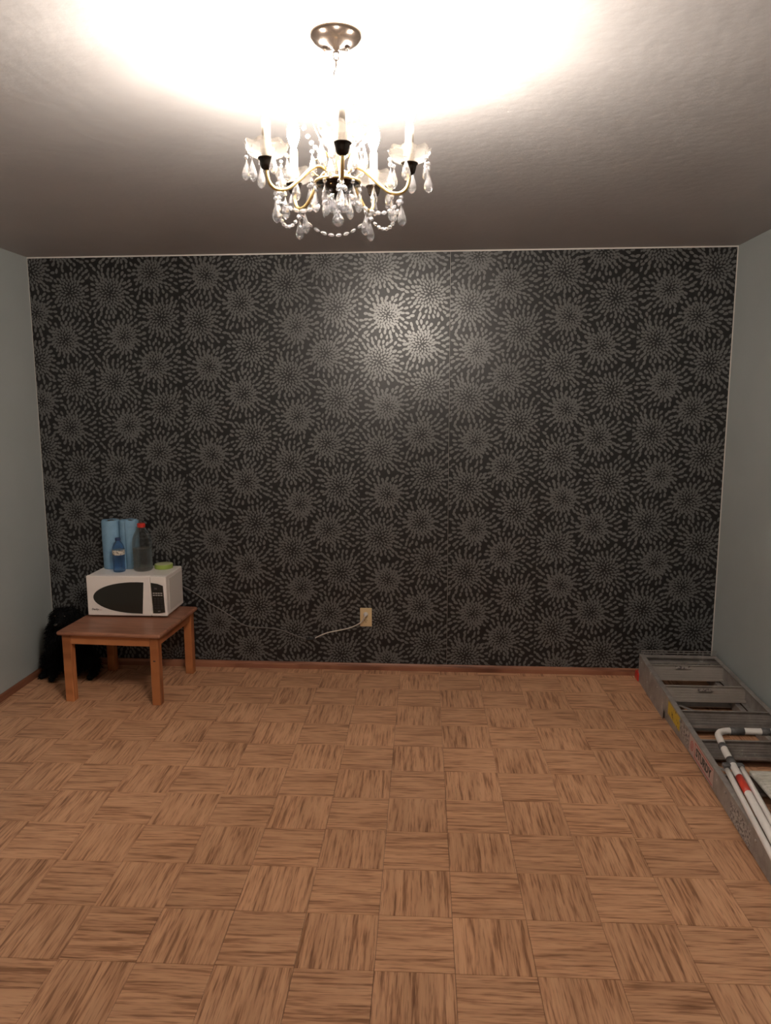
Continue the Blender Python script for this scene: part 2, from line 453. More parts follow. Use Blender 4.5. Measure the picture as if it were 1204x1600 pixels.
for fi, (fx, fz, t_, k) in enumerate(flowers):        # dense hearts first
    rr = random.Random(t_ * 100 + (k % 2)); c_, rc = KIND[t_]; ph = rr.random() * 6.28; n = 1
    while c_ * math.sqrt(n) < rc:
        r = c_ * math.sqrt(n); a = ph + n * GOLD; q = r / rc
        ln = (.0115 + .0135 * q ** .8) * rr.uniform(.92, 1.1); sh = shapes[rr.randrange(6)]
        petal(fx + r * math.cos(a), fz + r * math.sin(a), a + rr.uniform(-.12, .12), ln, sh, rr.uniform(1.06, 1.22), fi); n += 1
for fi, (fx, fz, t_, k) in enumerate(flowers):        # then the looser outer petals, up to the neighbouring flowers
    rr = random.Random(t_ * 100 + (k % 2) + 50); c_, rc = KIND[t_]
    for ri in range(5):
        r = rc + .015 + .0265 * ri; n = int(2 * PI * r / (.0265 + .0014 * ri)); ph = (ri % 2) * .5 + rr.random() * .3
        for q in range(n):
            a = 2 * PI * (q + ph + rr.uniform(-.2, .2)) / n; r2 = r + rr.uniform(-.004, .004); ln = rr.uniform(.025, .032); tw = rr.uniform(-.35, .35); sh = shapes[rr.randrange(6)]; wide = rr.uniform(.95, 1.15)
            px, pz = fx + r2 * math.cos(a), fz + r2 * math.sin(a)
            if any((gx, gz) != (fx, fz) and math.hypot(px - gx, pz - gz) < r2 + .002 for gx, gz, _, _ in flowers): continue
            if near(px, pz, .0225, fi): continue
            petal(px, pz, a + tw, ln, sh, wide, fi)
for k in range(-4, 4):
    x0, x1 = max(.004, SX0 + k * SW + (.0008 if k == 1 else .00004)), min(W - .006, SX0 + (k + 1) * SW - .00004)
    st = MB().box(x0, x1, -.0018, 0, .036, H - .0075).build('wallpaper_strip', 'paper', wall_back)
    po = PET[k].build('petal_print', 'petal', st); po['kind'] = 'stuff'


# ------------------------------------------------------------------ chandelier
CX, CY, TH0, RB, ZB = 2.0975, -2.42, .1891, .169, 2.128
ch = tag(empty('chandelier', (CX, CY, H)), 'brass chandelier with five lit candle bulbs and hanging crystal drops', 'chandelier')


def P3(ang, r, z): return Vector((r * math.sin(ang), -r * math.cos(ang), z - H))


can = MB().lathe([(.0605, 0), (.0605, -.004), (.057, -.009), (.048, -.017), (.034, -.0235), (.016, -.0275), (.009, -.031), (.006, -.034)], 32).build('canopy', 'bronze', ch)
for s in (-1, 1):
    MB().lathe([(.0055, 0), (.0055, -.006), (.003, -.009)], 10).build('screw_cap', 'bronze', can, (s * .026, 0, -.024))


def chain_link(z, horiz):
    a = [(.0062 * math.cos(t), 0, .0125 * math.sin(t)) for t in [2 * PI * k / 14 for k in range(14)]]
    o = MB().tube(a, .0016, 6, closed=True).build('chain_link', 'bronze', ch, (0, 0, z - H)); o.rotation_euler = (0, 0, PI / 2 * horiz); return o


for i, z in enumerate((2.370, 2.349, 2.328)): chain_link(z, i % 2)
MB().lathe([(.003, 2.318 - H), (.007, 2.312 - H), (.0045, 2.303 - H), (.0045, 2.285 - H), (.010, 2.28 - H), (.005, 2.272 - H), (.0045, 2.20 - H), (.009, 2.195 - H), (.005, 2.188 - H), (.005, 2.11 - H)], 14).build('stem', 'brass', ch)
MB().lathe([(.006, 2.262 - H), (.013, 2.25 - H), (.0145, 2.235 - H), (.0095, 2.215 - H), (.006, 2.198 - H)], 12, smooth=False).build('glass_baluster', 'crystal', ch)
MB().lathe([(.005, 2.168 - H), (.017, 2.16 - H), (.021, 2.15 - H), (.014, 2.138 - H), (.008, 2.13 - H)], 12, smooth=False).build('glass_baluster', 'crystal', ch)
hub = MB().lathe([(.010, 2.128 - H), (.018, 2.122 - H), (.03, 2.112 - H), (.034, 2.104 - H), (.052, 2.098 - H), (.053, 2.092 - H), (.035, 2.086 - H), (.02, 2.076 - H), (.010, 2.066 - H), (.006, 2.056 - H), (.003, 2.05 - H)], 24).build('hub', 'bronze', ch)
MB().lathe([(.0535, 2.0985 - H), (.055, 2.095 - H), (.0535, 2.0915 - H)], 24).build('hub_rim', 'brass', hub)

# crystals, one mesh of each kind
_d = MB().lathe([(.0008, 0), (.0022, -.005), (.0068, -.018), (.0102, -.030), (.0098, -.037), (.0060, -.0435), (.0008, -.0465)], 8, smooth=False)
_b = MB().lathe([(.0005, .0056), (.0040, .0036), (.0058, 0), (.0040, -.0036), (.0005, -.0056)], 8, smooth=False)
_l = MB().lathe([(.0008, 0), (.0040, -.008), (.0050, -.026), (.0034, -.038), (.0005, -.043)], 6, smooth=False)
DROP = _d.build('crystal_drop', 'crystal', ch).data
BEAD = _b.build('bead', 'crystal', ch).data
LONG = _l.build('long_crystal', 'crystal', ch).data
for o in list(ch.children):
    if o.name.startswith(('crystal_drop', 'bead', 'long_crystal')): bpy.data.objects.remove(o)


def bead(p, parent=ch, s=1.0, tilt=None):
    o = link('bead', BEAD, parent, p); o.scale = (s, s, s)
    o.rotation_euler = tilt or (random.uniform(-.6, .6), random.uniform(-.6, .6), random.random() * 3); return o


def drop(p, parent=ch, s=1.0, me=None):
    o = link('long_crystal' if me is LONG else 'crystal_drop', me or DROP, parent, p)
    o.scale = (s, s * random.choice((.72, .82)), s); o.rotation_euler = (random.uniform(-.06, .06), random.uniform(-.06, .06), random.uniform(-.9, .9)); return o


def pendant(p, s=1.0, n=1, me=None):
    z = 0
    for k in range(n): bead(p + Vector((0, 0, z - .005)), s=s * .95); z -= .0105
    drop(p + Vector((0, 0, z - .001)), s=s, me=me)


BULBMB = MB().lathe([(.0065, -.003), (.0075, .004), (.0125, .016), (.0158, .029), (.0150, .042), (.0105, .058), (.0055, .071), (.0022, .080), (.0006, .086)], 14)
bulb_me = None
for k in range(5):
    a = TH0 + k * 2 * PI / 5
    prof = [(.012, 2.098), (.026, 2.117), (.045, 2.126), (.068, 2.115), (.096, 2.088), (.122, 2.068), (.146, 2.064), (.162, 2.074), (.1685, 2.092), (RB, 2.108)]
    arm = MB().tube(smooth_path([P3(a, r, z) for r, z in prof], 5), .0042, 8).build('arm', 'brass', ch)
    base = P3(a, RB, ZB)
    MB().lathe([(.005, -.026), (.012, -.022), (.0155, -.012), (.0165, -.004), (.020, -.002), (.020, .0)], 16).build('cup', 'bronze', arm, base)
    wave = lambda i, t: ((1 + (.025 * math.cos(8 * t) if i in (3, 4, 5) else 0)), (.0035 * math.cos(8 * t) if i == 4 else (.0022 * math.cos(8 * t) if i in (3, 5) else 0)))
    MB().lathe([(.012, .0), (.026, .002), (.038, .007), (.0455, .017), (.0495, .028), (.046, .0185), (.037, .0095), (.026, .005), (.012, .003)], 48, wave=wave).build('bobeche', 'bobeche', arm, base)
    MB().lathe([(.0098, .0), (.0098, .074), (.0078, .078), (.006, .078)], 14).build('candle_sleeve', 'wax', arm, base + Vector((0, 0, .003)))
    if bulb_me is None: bo = BULBMB.build('bulb', 'bulb', ch, base + Vector((0, 0, .084))); bulb_me = bo.data
    else: bo = link('bulb', bulb_me, ch, base + Vector((0, 0, .084)))
    for q in range(6):      # pendants round the rim of the glass pan
        t = a + 2 * PI * (q + .5) / 6
        e = base + Vector((.046 * math.sin(t), -.046 * math.cos(t), .012))
        MB().tube([e + Vector((0, 0, .004)), e + Vector((0, 0, -.004))], .0005, 4).build('wire_pin', 'bronze', ch)
        pendant(e + Vector((0, 0, -.004)), s=random.choice((1.0, 1.08, .92)), n=1 + (q % 3 == 0))
    # low bead swag to the next arm
    a2 = a + 2 * PI / 5; p0, p1 = P3(a, .148, 2.056), P3(a2, .148, 2.056)
    nb = 10
    for q in range(nb):
        t = (q + .5) / nb; p = p0.lerp(p1, t); p.z -= .050 * (1 - (2 * t - 1) ** 2) ** .9
        p += Vector((p.x, p.y, 0)).normalized() * .01 * math.sin(PI * t)
        bo_ = bead(p, s=1.0)
        dz_ = .2 * (2 * t - 1); tg = ((p1 - p0) + Vector((0, 0, dz_))).normalized()
        bo_.rotation_mode = 'QUATERNION'; bo_.rotation_quaternion = tg.to_track_quat('Z', 'Y'); bo_.scale = (.95, .75, 1.45)
    pendant(P3(a, .128, 2.062), n=1, s=1.05)
    pendant(P3(a, .150, 2.060), n=2, s=1.0)
    # leaf-and-scroll wire between the arms
    am = a + PI / 5
    sc_ = [(.046, 2.112), (.060, 2.124), (.062, 2.142), (.049, 2.150), (.038, 2.142), (.034, 2.160), (.040, 2.19), (.056, 2.225), (.066, 2.258), (.062, 2.285), (.067, 2.303), (.082, 2.311), (.096, 2.303), (.101, 2.288)]
    scroll = MB().tube(smooth_path([P3(am, r, z) for r, z in sc_], 5), .0017, 6).build('scroll', 'brass', ch)
    rl = MB()
    for q in range(6):
        t = q / 6 * 2 * PI; c0 = P3(am, .06, 2.245)
        d = Vector((math.cos(am) * math.cos(t), math.sin(am) * math.cos(t), math.sin(t)))
        rl.tube([c0, c0 + d * .006, c0 + d * .013], [.001, .0032, .0006], 5)
    rl.build('rosette', 'brass', scroll)
    tip = P3(am, .101, 2.286)
    for q in range(4): bead(tip + Vector((random.uniform(-.002, .002), random.uniform(-.002, .002), -.006 - q * .0105)), s=1.05)
    drop(tip + Vector((0, 0, -.046)), me=LONG, s=1.0)
    e2 = P3(am, .030, 2.165)
    for q in range(8):
        t = (q + .5) / 8; p = tip.lerp(e2, t); p.z -= .032 * (1 - (2 * t - 1) ** 2); bead(p, s=1.08)
    pendant(P3(am, .060, 2.172), n=1, s=1.0)
    # pendants round the hub
    pendant(P3(am, .054, 2.092), n=1, s=1.0)
    pendant(P3(a, .053, 2.090), n=2, s=.95, me=LONG if k % 2 else None)
    pendant(P3(a + .62, .028, 2.078), n=1, s=.95)
for q in range(3): bead(Vector((0, 0, 2.047 - H - q * .0085)), s=.8)
MB().lathe([(.002, .0165), (.004, .0135), (.0095, .010), (.0135, .003), (.0138, -.003), (.0105, -.0095), (.0045, -.0135), (.0008, -.0145)], 12, smooth=False).build('crystal_ball', 'crystal', ch, (0, 0, 2.012 - H))


# ------------------------------------------------------------------ table, microwave and what stands on it
TZ, TR = .395, -.048
tb = tag(empty('side_table', (.636, -.335, 0), TR), 'small orange pine table with a worn brown top holding the microwave', 'table')
tw, td = .575, .548
tt = MB()
prof = [(.0, -.020), (-.004, -.021)]
nr = 5


def rrect(hx, hy, r, n=5):
    out = []
    for cx, cy, a0 in ((hx - r, hy - r, 0), (-hx + r, hy - r, PI / 2), (-hx + r, -hy + r, PI), (hx - r, -hy + r, 1.5 * PI)):
        out += [(cx + r * math.cos(a0 + PI / 2 * k / n), cy + r * math.sin(a0 + PI / 2 * k / n)) for k in range(n + 1)]
    return out


def slab(mb, hx, hy, r, layers):
    """layers: (inset, z) from bottom to top"""
    rows = [[(x, y, z) for x, y in rrect(hx - i, hy - i, max(r - i * .5, .001))] for i, z in layers]
    n = len(rows[0]); vs = [p for row in rows for p in row]; fs = [tuple(range(n - 1, -1, -1)), tuple((len(rows) - 1) * n + k for k in range(n))]
    for i in range(len(rows) - 1):
        for k in range(n): fs.append((i * n + k, i * n + (k + 1) % n, (i + 1) * n + (k + 1) % n, (i + 1) * n + k))
    return mb.add(vs, fs)


slab(tt, tw / 2, td / 2, .012, [(.008, TZ - .022), (.002, TZ - .018), (0, TZ - .011), (.002, TZ - .004), (.009, TZ)]).build('table_top', 'top', tb)
lw = .046; ix, iy = tw / 2 - .022, td / 2 - .020
for sx in (-1, 1):
    for sy in (-1, 1):
        x1, y1 = sx * ix, sy * iy; x0, y0 = x1 - sx * lw, y1 - sy * lw
        lg = MB().box(0, TZ - .022, -lw / 2, lw / 2, -lw / 2, lw / 2, .002).build('leg', 'pine', tb, ((x0 + x1) / 2, (y0 + y1) / 2, 0)); lg.rotation_euler = (0, -PI / 2, 0)
        if (sx, sy) == (1, -1):
            kn = MB().box(-.006, .006, -.002, 0, -.003, .003, 0).build('knot', 'print', tb, ((x0 + x1) / 2, y1 - .0002, .245))
for sy in (-1, 1):
    y = sy * (iy - .006 - .009); MB().box(-ix + lw, ix - lw, -.009, .009, -.026, .026, .0015).build('apron', 'pine', tb, (0, y, TZ - .048))
for sx in (-1, 1):
    a_ = MB().box(-iy + lw, iy - lw, -.009, .009, -.026, .026, .0015).build('apron', 'pine', tb, (sx * (ix - .015), 0, TZ - .048)); a_.rotation_euler = (0, 0, PI / 2)

MX, MY, MZ, MW, MD, MH = .386, -.3235, TZ, .457, .276, .238
mw = tag(empty('microwave', (MX, MY, MZ)), 'white microwave oven with an oval dark door window on the pine table', 'microwave')
MB().box(.004, MW - .004, .024, MD, .010, MH, .004).build('body', 'white', mw)
for x in (.04, MW - .04):
    for y in (.05, MD - .04): MB().lathe([(.012, 0), (.014, .011)], 12).build('foot', 'black', mw, (x, y, 0))
for (z0, z1, y0, y1) in ((.03, .215, .055, MD - .016),):
    sp = MB().box(MW - .0045, MW - .002, y0, y1, z0, z1, .001).build('side_panel', 'greyplastic', mw)
DX = .366
door = MB().box(0, DX - .0012, 0, .0235, .010, MH, .004).build('door', 'white', mw)


def oval(cx, cz, ax, az, x_top, x_bot, n=44):
    """left part of an ellipse cut by a slanting line on the right"""
    pts = []
    for k in range(n):
        t = 2 * PI * k / n
        pts.append((cx + ax * math.cos(t), cz + az * math.sin(t)))
    # clip by the line through (x_top, cz+az) and (x_bot, cz-az)
    out = []; lx = lambda z: x_bot + (x_top - x_bot) * (z - (cz - az)) / (2 * az)
    for i, p in enumerate(pts):
        q = pts[(i + 1) % n]; dp, dq = lx(p[1]) - p[0], lx(q[1]) - q[0]
        if dp >= 0: out.append(p)
        if dp * dq < 0: t = dp / (dp - dq); out.append((p[0] + (q[0] - p[0]) * t, p[1] + (q[1] - p[1]) * t))
    return out


win = oval(.292, .115, .257, .092, .332, .318)
MB().prism(win, .0016).build('door_window', 'darkglass', door)
rim = MB(); ring = [(u, -.001, v) for u, v in win]; rim.tube(ring, .0022, 5, closed=True).build('window_rim', 'white', door)
panel = MB().box(DX + .0004, MW, 0, .0235, .010, MH, .004).build('control_panel', 'white', mw)
kp = [(.3765, .027), (.412, .0275), (.4455, .033), (.439, .186), (.408, .197), (.3705, .203)]
key = MB().prism(kp, .0014).build('key_field', 'darkglass', panel)
disp = MB().box(.383, .425, -.0018, -.0013, .160, .185).build('display', 'black', panel)
XZ = Matrix.Rotation(PI / 2, 4, 'X')
text('display_digits', '1:2', .011, 'lightprint', Matrix.Translation((.397, -.0022, .170)) @ XZ, panel, depth=.0001)
for zz in (.141, .129):
    for q in range(4): MB().box(.380 + q * .0143, .391 + q * .0143, -.0020, -.0013, zz, zz + .005).build('button', 'lightprint', panel)
for r in range(5):
    for q in range(3): MB().box(.384 + q * .0185, .398 + q * .0185, -.0020, -.0013, .054 + r * .0135, .064 + r * .0135).build('key', 'black', panel)
text('button_symbol', '0 0', .010, 'lightprint', Matrix.Translation((.412, -.0022, .040)) @ XZ, panel, depth=.0001)
text('brand_lettering', 'Danby', .0150, 'print', Matrix.Translation((.043, -.0006, .0455)) @ XZ, mw, shear=.2, bold=.0004)
text('brand_lettering', 'Designer', .0062, 'redprint', Matrix.Translation((.073, -.0006, .043)) @ XZ, mw, shear=.35)

SZ = MZ + MH


def towel_roll(loc, label, flap, rz):
    t = tag(empty('paper_towel_roll', loc, rz), label, 'paper towel', 'blue towel rolls on the microwave')
    h, r = .283, .051
    w = lambda i, a: (1 + .012 * math.sin(3 * a + i) + .008 * math.sin(7 * a), .0015 * math.sin(5 * a) if i > 3 else 0)
    MB().lathe([(r * .97, 0), (r, .006), (r * .985, h * .3), (r * 1.01, h * .6), (r, h - .006), (r * .96, h), (.022, h - .002), (.021, h - .03)], 36, wave=w).build('paper', 'towel', t)
    MB().lathe([(.0205, h - .002), (.0205, .002), (.0185, .002), (.0185, h - .002)], 20).build('core', 'card', t)
    if flap:
        vs, fs = [], []
        n = 12
        for k in range(n + 1):
            a = -.4 + 1.9 * k / n; rr = r * (1.03 + .10 * (k / n) ** 2)
            for z in (.004, h - .004, h + .004 + .006 * math.sin(k)): vs.append((rr * math.cos(a), rr * math.sin(a), z))
        for k in range(n):
            for q in (0, 1): fs.append((k * 3 + q, (k + 1) * 3 + q, (k + 1) * 3 + q + 1, k * 3 + q + 1))
        fl_ = MB().add(vs, fs, True).build('loose_sheet', 'towel', t)
        so = fl_.modifiers.new('thick', 'SOLIDIFY'); so.thickness = .0012
    return t


towel_roll((.449, -.108, SZ), 'blue paper towel roll standing farther from the big clear bottle', False, 0)
towel_roll((.553, -.104, SZ), 'blue paper towel roll with a loose sheet beside the big clear bottle', True, -1.2)

bt = tag(empty('water_bottle', (.533, -.212, SZ)), 'small blue plastic water bottle with a white label on the microwave', 'bottle')
rb = .0345
pr = [(.020, 0), (.031, .002), (rb, .010)]
for k in range(6): pr += [(rb, .014 + k * .013), (rb * .955, .0205 + k * .013)]
pr += [(rb, .095), (rb * .99, .100), (rb * .99, .128), (rb, .132), (rb * .93, .146), (rb * .74, .160), (rb * .5, .172), (.0135, .178), (.0135, .186)]
MB().lathe(pr, 24).build('bottle_body', 'bluepet', bt)
MB().lathe([(rb * 1.0, .101), (rb * 1.01, .102), (rb * 1.01, .127), (rb * 1.0, .128)], 24).build('label_band', 'label', bt)
MB().lathe([(.0155, .181), (.0158, .183), (.0158, .195), (.0135, .197)], 20, smooth=False).build('cap', 'bluecap', bt)

bb = tag(empty('jug_bottle', (.655, -.168, SZ)), 'large clear plastic bottle with a red cap on the microwave', 'bottle')
R_ = .056
pr = [(.036, .004), (.048, 0), (R_, .010)]
for k in range(5): pr += [(R_, .020 + k * .021), (R_ * .94, .0305 + k * .021)]
pr += [(R_ * 1.0, .126), (R_ * .99, .150), (R_ * .97, .165), (R_ * .92, .190), (R_ * .76, .215), (R_ * .52, .236), (.020, .250), (.019, .258)]
MB().lathe(pr, 28).build('bottle_body', 'clearpet', bb)
MB().lathe([(.044, .003), (R_ * .95, .012), (R_ * .92, .05), (R_ * .95, .128), (R_ * .93, .130)], 24).build('water', 'water', bb)
MB().lathe([(.0225, .252), (.023, .254), (.023, .272), (.020, .275)], 22, smooth=False).build('cap', 'redcap', bb)
tr_ = tag(empty('tape_roll', (.752, -.105, SZ)), 'flat roll of green masking tape on the microwave', 'tape')
MB().lathe([(.037, 0), (.051, 0), (.052, .002), (.052, .023), (.051, .025), (.037, .025)], 32).build('tape_winding', 'tape', tr_)
MB().lathe([(.0385, .0252), (.0505, .0252), (.0505, .0256), (.0385, .0256)], 32).build('tape_edge', 'tapeside', tr_)
MB().lathe([(.0365, .0005), (.0368, .0005), (.0368, .0245), (.0345, .0245), (.0345, .0005)], 28).build('core', 'card', tr_)

# ------------------------------------------------------------------ outlet and cords
ot = tag(empty('wall_outlet', (1.928, -.002, .324)), 'ivory wall outlet plate with a plug in its upper socket', 'outlet')
MB().box(-.035, .035, -.006, 0, -.057, .057, .0025).build('plate', 'ivory', ot)
for z in (.020, -.020):
    pl = MB().prism([(.017 * math.cos(t), z + .0145 * math.sin(t)) for t in [2 * PI * k / 20 for k in range(20)]], .0015).build('socket', 'ivory', ot, (0, -.006, 0))
    if z < 0:
        for s, hh in ((-1, .0045), (1, .0036)): MB().box(s * .0063 - .0011, s * .0063 + .0011, -.0019, -.001, z + .002 - hh, z + .002 + hh).build('slot', 'black', pl)
        MB().prism([(.0026 * math.cos(t), z - .0085 + .0026 * math.sin(t)) for t in [2 * PI * k / 10 for k in range(10)]], .0019).build('slot', 'black', pl)
MB().lathe([(.003, 0), (.0025, .0016)], 10).build('screw', 'alu', ot, (0, -.006, 0)).rotation_euler = (PI / 2, 0, 0)

pc = tag(empty('extension_cord', (1.928, -.01, .344)), 'white cord plugged into the ivory outlet sagging along the wall', 'cord')
MB().lathe([(.013, 0), (.0145, .006), (.013, .014), (.007, .022), (.0045, .03)], 14).build('plug', 'greyplastic', pc, (0, 0, 0)).rotation_euler = (PI / 2, 0, 0)
o0 = Vector((1.928, -.01, .344))
wp = [(1.928, -.040, .344), (1.922, -.046, .335), (1.905, -.032, .305), (1.875, -.018, .280), (1.83, -.011, .258), (1.77, -.009, .242), (1.70, -.009, .226), (1.645, -.009, .203), (1.620, -.010, .190)]
MB().tube([p - o0 for p in smooth_path(wp, 6)], .0036, 7).build('cable', 'cord', pc)
MB().tube([Vector((1.622, -.011, .191)) - o0, Vector((1.605, -.012, .184)) - o0, Vector((1.578, -.012, .181)) - o0, Vector((1.568, -.011, .183)) - o0], [.005, .0085, .0085, .005], 8).build('connector', 'black', pc)
mc = tag(empty('power_cord', (1.567, -.011, .183)), 'thin grey cord running from the dark connector behind the table', 'cord')
o1 = Vector((1.567, -.011, .183))
wp = [(1.566, -.011, .184), (1.50, -.008, .205), (1.42, -.008, .235), (1.34, -.008, .248), (1.25, -.008, .252), (1.18, -.008, .268), (1.13, -.008, .305), (1.06, -.008, .352), (.98, -.010, .40), (.90, -.016, .46), (.84, -.03, .5), (.80, -.046, .51)]
MB().tube([p - o1 for p in smooth_path(wp, 6)], .0033, 7).build('cable', 'greycord', mc)

# ------------------------------------------------------------------ black dog
dg = tag(empty('dog', (.205, -.235, 0)), 'shaggy black dog sitting in the corner behind the pine table', 'dog')
V = {'pelvis': ((0, .07, .105), .088), 'belly': ((0, .035, .19), .098), 'chest': ((0, -.02, .265), .092), 'neck': ((.015, -.03, .335), .072), 'head': ((.03, -.05, .392), .054), 'brow': ((.03, -.085, .393), .042), 'muzzle': ((.032, -.125, .370), .026), 'nose': ((.033, -.152, .368), .017)}
E_ = [('pelvis', 'belly'), ('belly', 'chest'), ('chest', 'neck'), ('neck', 'head'), ('head', 'brow'), ('brow', 'muzzle'), ('muzzle', 'nose')]
for s, t in ((-1, 'l'), (1, 'r')):
    V.update({'sh' + t: ((s * .058, -.04, .225), .042), 'el' + t: ((s * .066, -.03, .13), .030), 'wr' + t: ((s * .06, -.055, .05), .022), 'pw' + t: ((s * .06, -.08, .02), .019), 'tp' + t: ((s * .06, -.108, .016), .014),
              'kn' + t: ((s * .125, .005, .115), .050), 'hk' + t: ((s * .135, .06, .036), .028), 'ft' + t: ((s * .142, -.005, .02), .021), 'tt' + t: ((s * .146, -.06, .017), .016),
              'er' + t: ((.03 + s * .048, -.045, .416), .016), 'et' + t: ((.03 + s * .07, -.047, .380), .018), 'ee' + t: ((.03 + s * .073, -.05, .342), .011)})
    E_ += [('chest', 'sh' + t), ('sh' + t, 'el' + t), ('el' + t, 'wr' + t), ('wr' + t, 'pw' + t), ('pw' + t, 'tp' + t), ('pelvis', 'kn' + t), ('kn' + t, 'hk' + t), ('hk' + t, 'ft' + t), ('ft' + t, 'tt' + t), ('head', 'er' + t), ('er' + t, 'et' + t), ('et' + t, 'ee' + t)]
V.update({'t1': ((-.03, .135, .05), .022), 't2': ((-.10, .135, .025), .022), 't3': ((-.155, .09, .022), .018)})
E_ += [('pelvis', 't1'), ('t1', 't2'), ('t2', 't3')]
nm = list(V); me = bpy.data.meshes.new('dog_body'); me.from_pydata([V[n][0] for n in nm], [(nm.index(a), nm.index(b)) for a, b in E_], []); me.update()
tmp = bpy.data.objects.new('dog_tmp', me); COL.objects.link(tmp)
tmp.modifiers.new('skin', 'SKIN'); sub = tmp.modifiers.new('sub', 'SUBSURF'); sub.levels = sub.render_levels = 2
for i, n in enumerate(nm):
    sv = me.skin_vertices[0].data[i]; sv.radius = (V[n][1], V[n][1]); sv.use_root = (n == 'pelvis')
bpy.context.view_layer.update()
body = bpy.data.meshes.new_from_object(tmp.evaluated_get(bpy.context.evaluated_depsgraph_get())); bpy.data.objects.remove(tmp)
body.name = 'body'; body.materials.clear(); body.materials.append(M['fur'])
zmin = min(v.co.z for v in body.vertices)
for v in body.vertices: v.co.z = max(v.co.z, .001)
for p in body.polygons: p.use_smooth = True
link('body', body, dg)
tf = MB(); rr = random.Random(5)
polys = [p for p in body.polygons if p.area > 1e-7]; tot = sum(p.area for p in polys)
for p in polys:
    n = p.area / tot * 9000; n = int(n) + (rr.random() < n - int(n))
    for _ in range(n):
        ids = list(p.vertices); a, b, c = (body.vertices[ids[0]].co, body.vertices[ids[1]].co, body.vertices[ids[2]].co)
        u, v = rr.random(), rr.random()
        if u + v > 1: u, v = 1 - u, 1 - v
        q = a + (b - a) * u + (c - a) * v; nn = p.normal
        face = q.y < -.10 and q.z > .34
        ln = rr.uniform(.006, .012) if face or q.z < .045 else rr.uniform(.016, .034)
        d = (nn * .75 + Vector((rr.uniform(-.35, .35), rr.uniform(-.35, .35), -.55 + rr.uniform(-.2, .2)))).normalized()
        s_ = d.cross(Vector((rr.uniform(-1, 1), rr.uniform(-1, 1), rr.uniform(-1, 1)))).normalized() * .0016
        t1 = q + d * ln * .6 + Vector((0, 0, .001)); t2 = q + d * ln + Vector((0, 0, -.12 * ln))
        if min(t1.z, t2.z) < .002 or q.z < .01: continue
        tf.add([q - s_, q + s_, t1 + s_ * .8, t1 - s_ * .8, t2], [(0, 1, 2, 3), (3, 2, 4)])
fo = tf.build('fur', 'fur', dg); fo['kind'] = 'stuff'
for s in (-1, 1): MB().lathe([(.0005, -.006), (.0045, -.004), (.006, 0), (.0045, .004), (.0005, .006)], 10).build('eye', 'eye', dg, (.031 + s * .027, -.117, .405))
MB().lathe([(.001, -.008), (.009, -.005), (.011, 0), (.008, .006), (.001, .008)], 12).build('nose', 'black', dg, (.033, -.168, .372))

# ------------------------------------------------------------------ stepladder lying along the right wall
ld = tag(empty('stepladder', (3.69, -1.2, 0)), 'paint-spattered aluminium stepladder lying folded along the blue-grey wall', 'ladder')
LO = Vector((3.69, -1.2, 0))
LXF, LXN = 3.505, 3.424               # outer face of the free rail at the far and near ends
YF, YN = -.10, -2.34


def lx(y): return LXF + (LXN - LXF) * (YF - y) / (YF - YN)
def rzt(y): return .162 + (.098 - .162) * (YF - y) / (YF - YN)      # top edge of the step rails


def bar(pa, pb, up, w, h, bev=0):
    """square bar between two points: w sideways, h along up, pa/pb at the middle of the lower face"""
    pa, pb, up = Vector(pa), Vector(pb), Vector(up); t = (pb - pa).normalized(); s = t.cross(up).normalized(); up = s.cross(t)
    L_ = (pb - pa).length
    m = Matrix(((t.x, s.x, up.x, pa.x), (t.y, s.y, up.y, pa.y), (t.z, s.z, up.z, pa.z), (0, 0, 0, 1)))
    return MB().box(0, L_, -w / 2, w / 2, 0, h, bev, mx=Matrix.Translation(-LO) @ m)


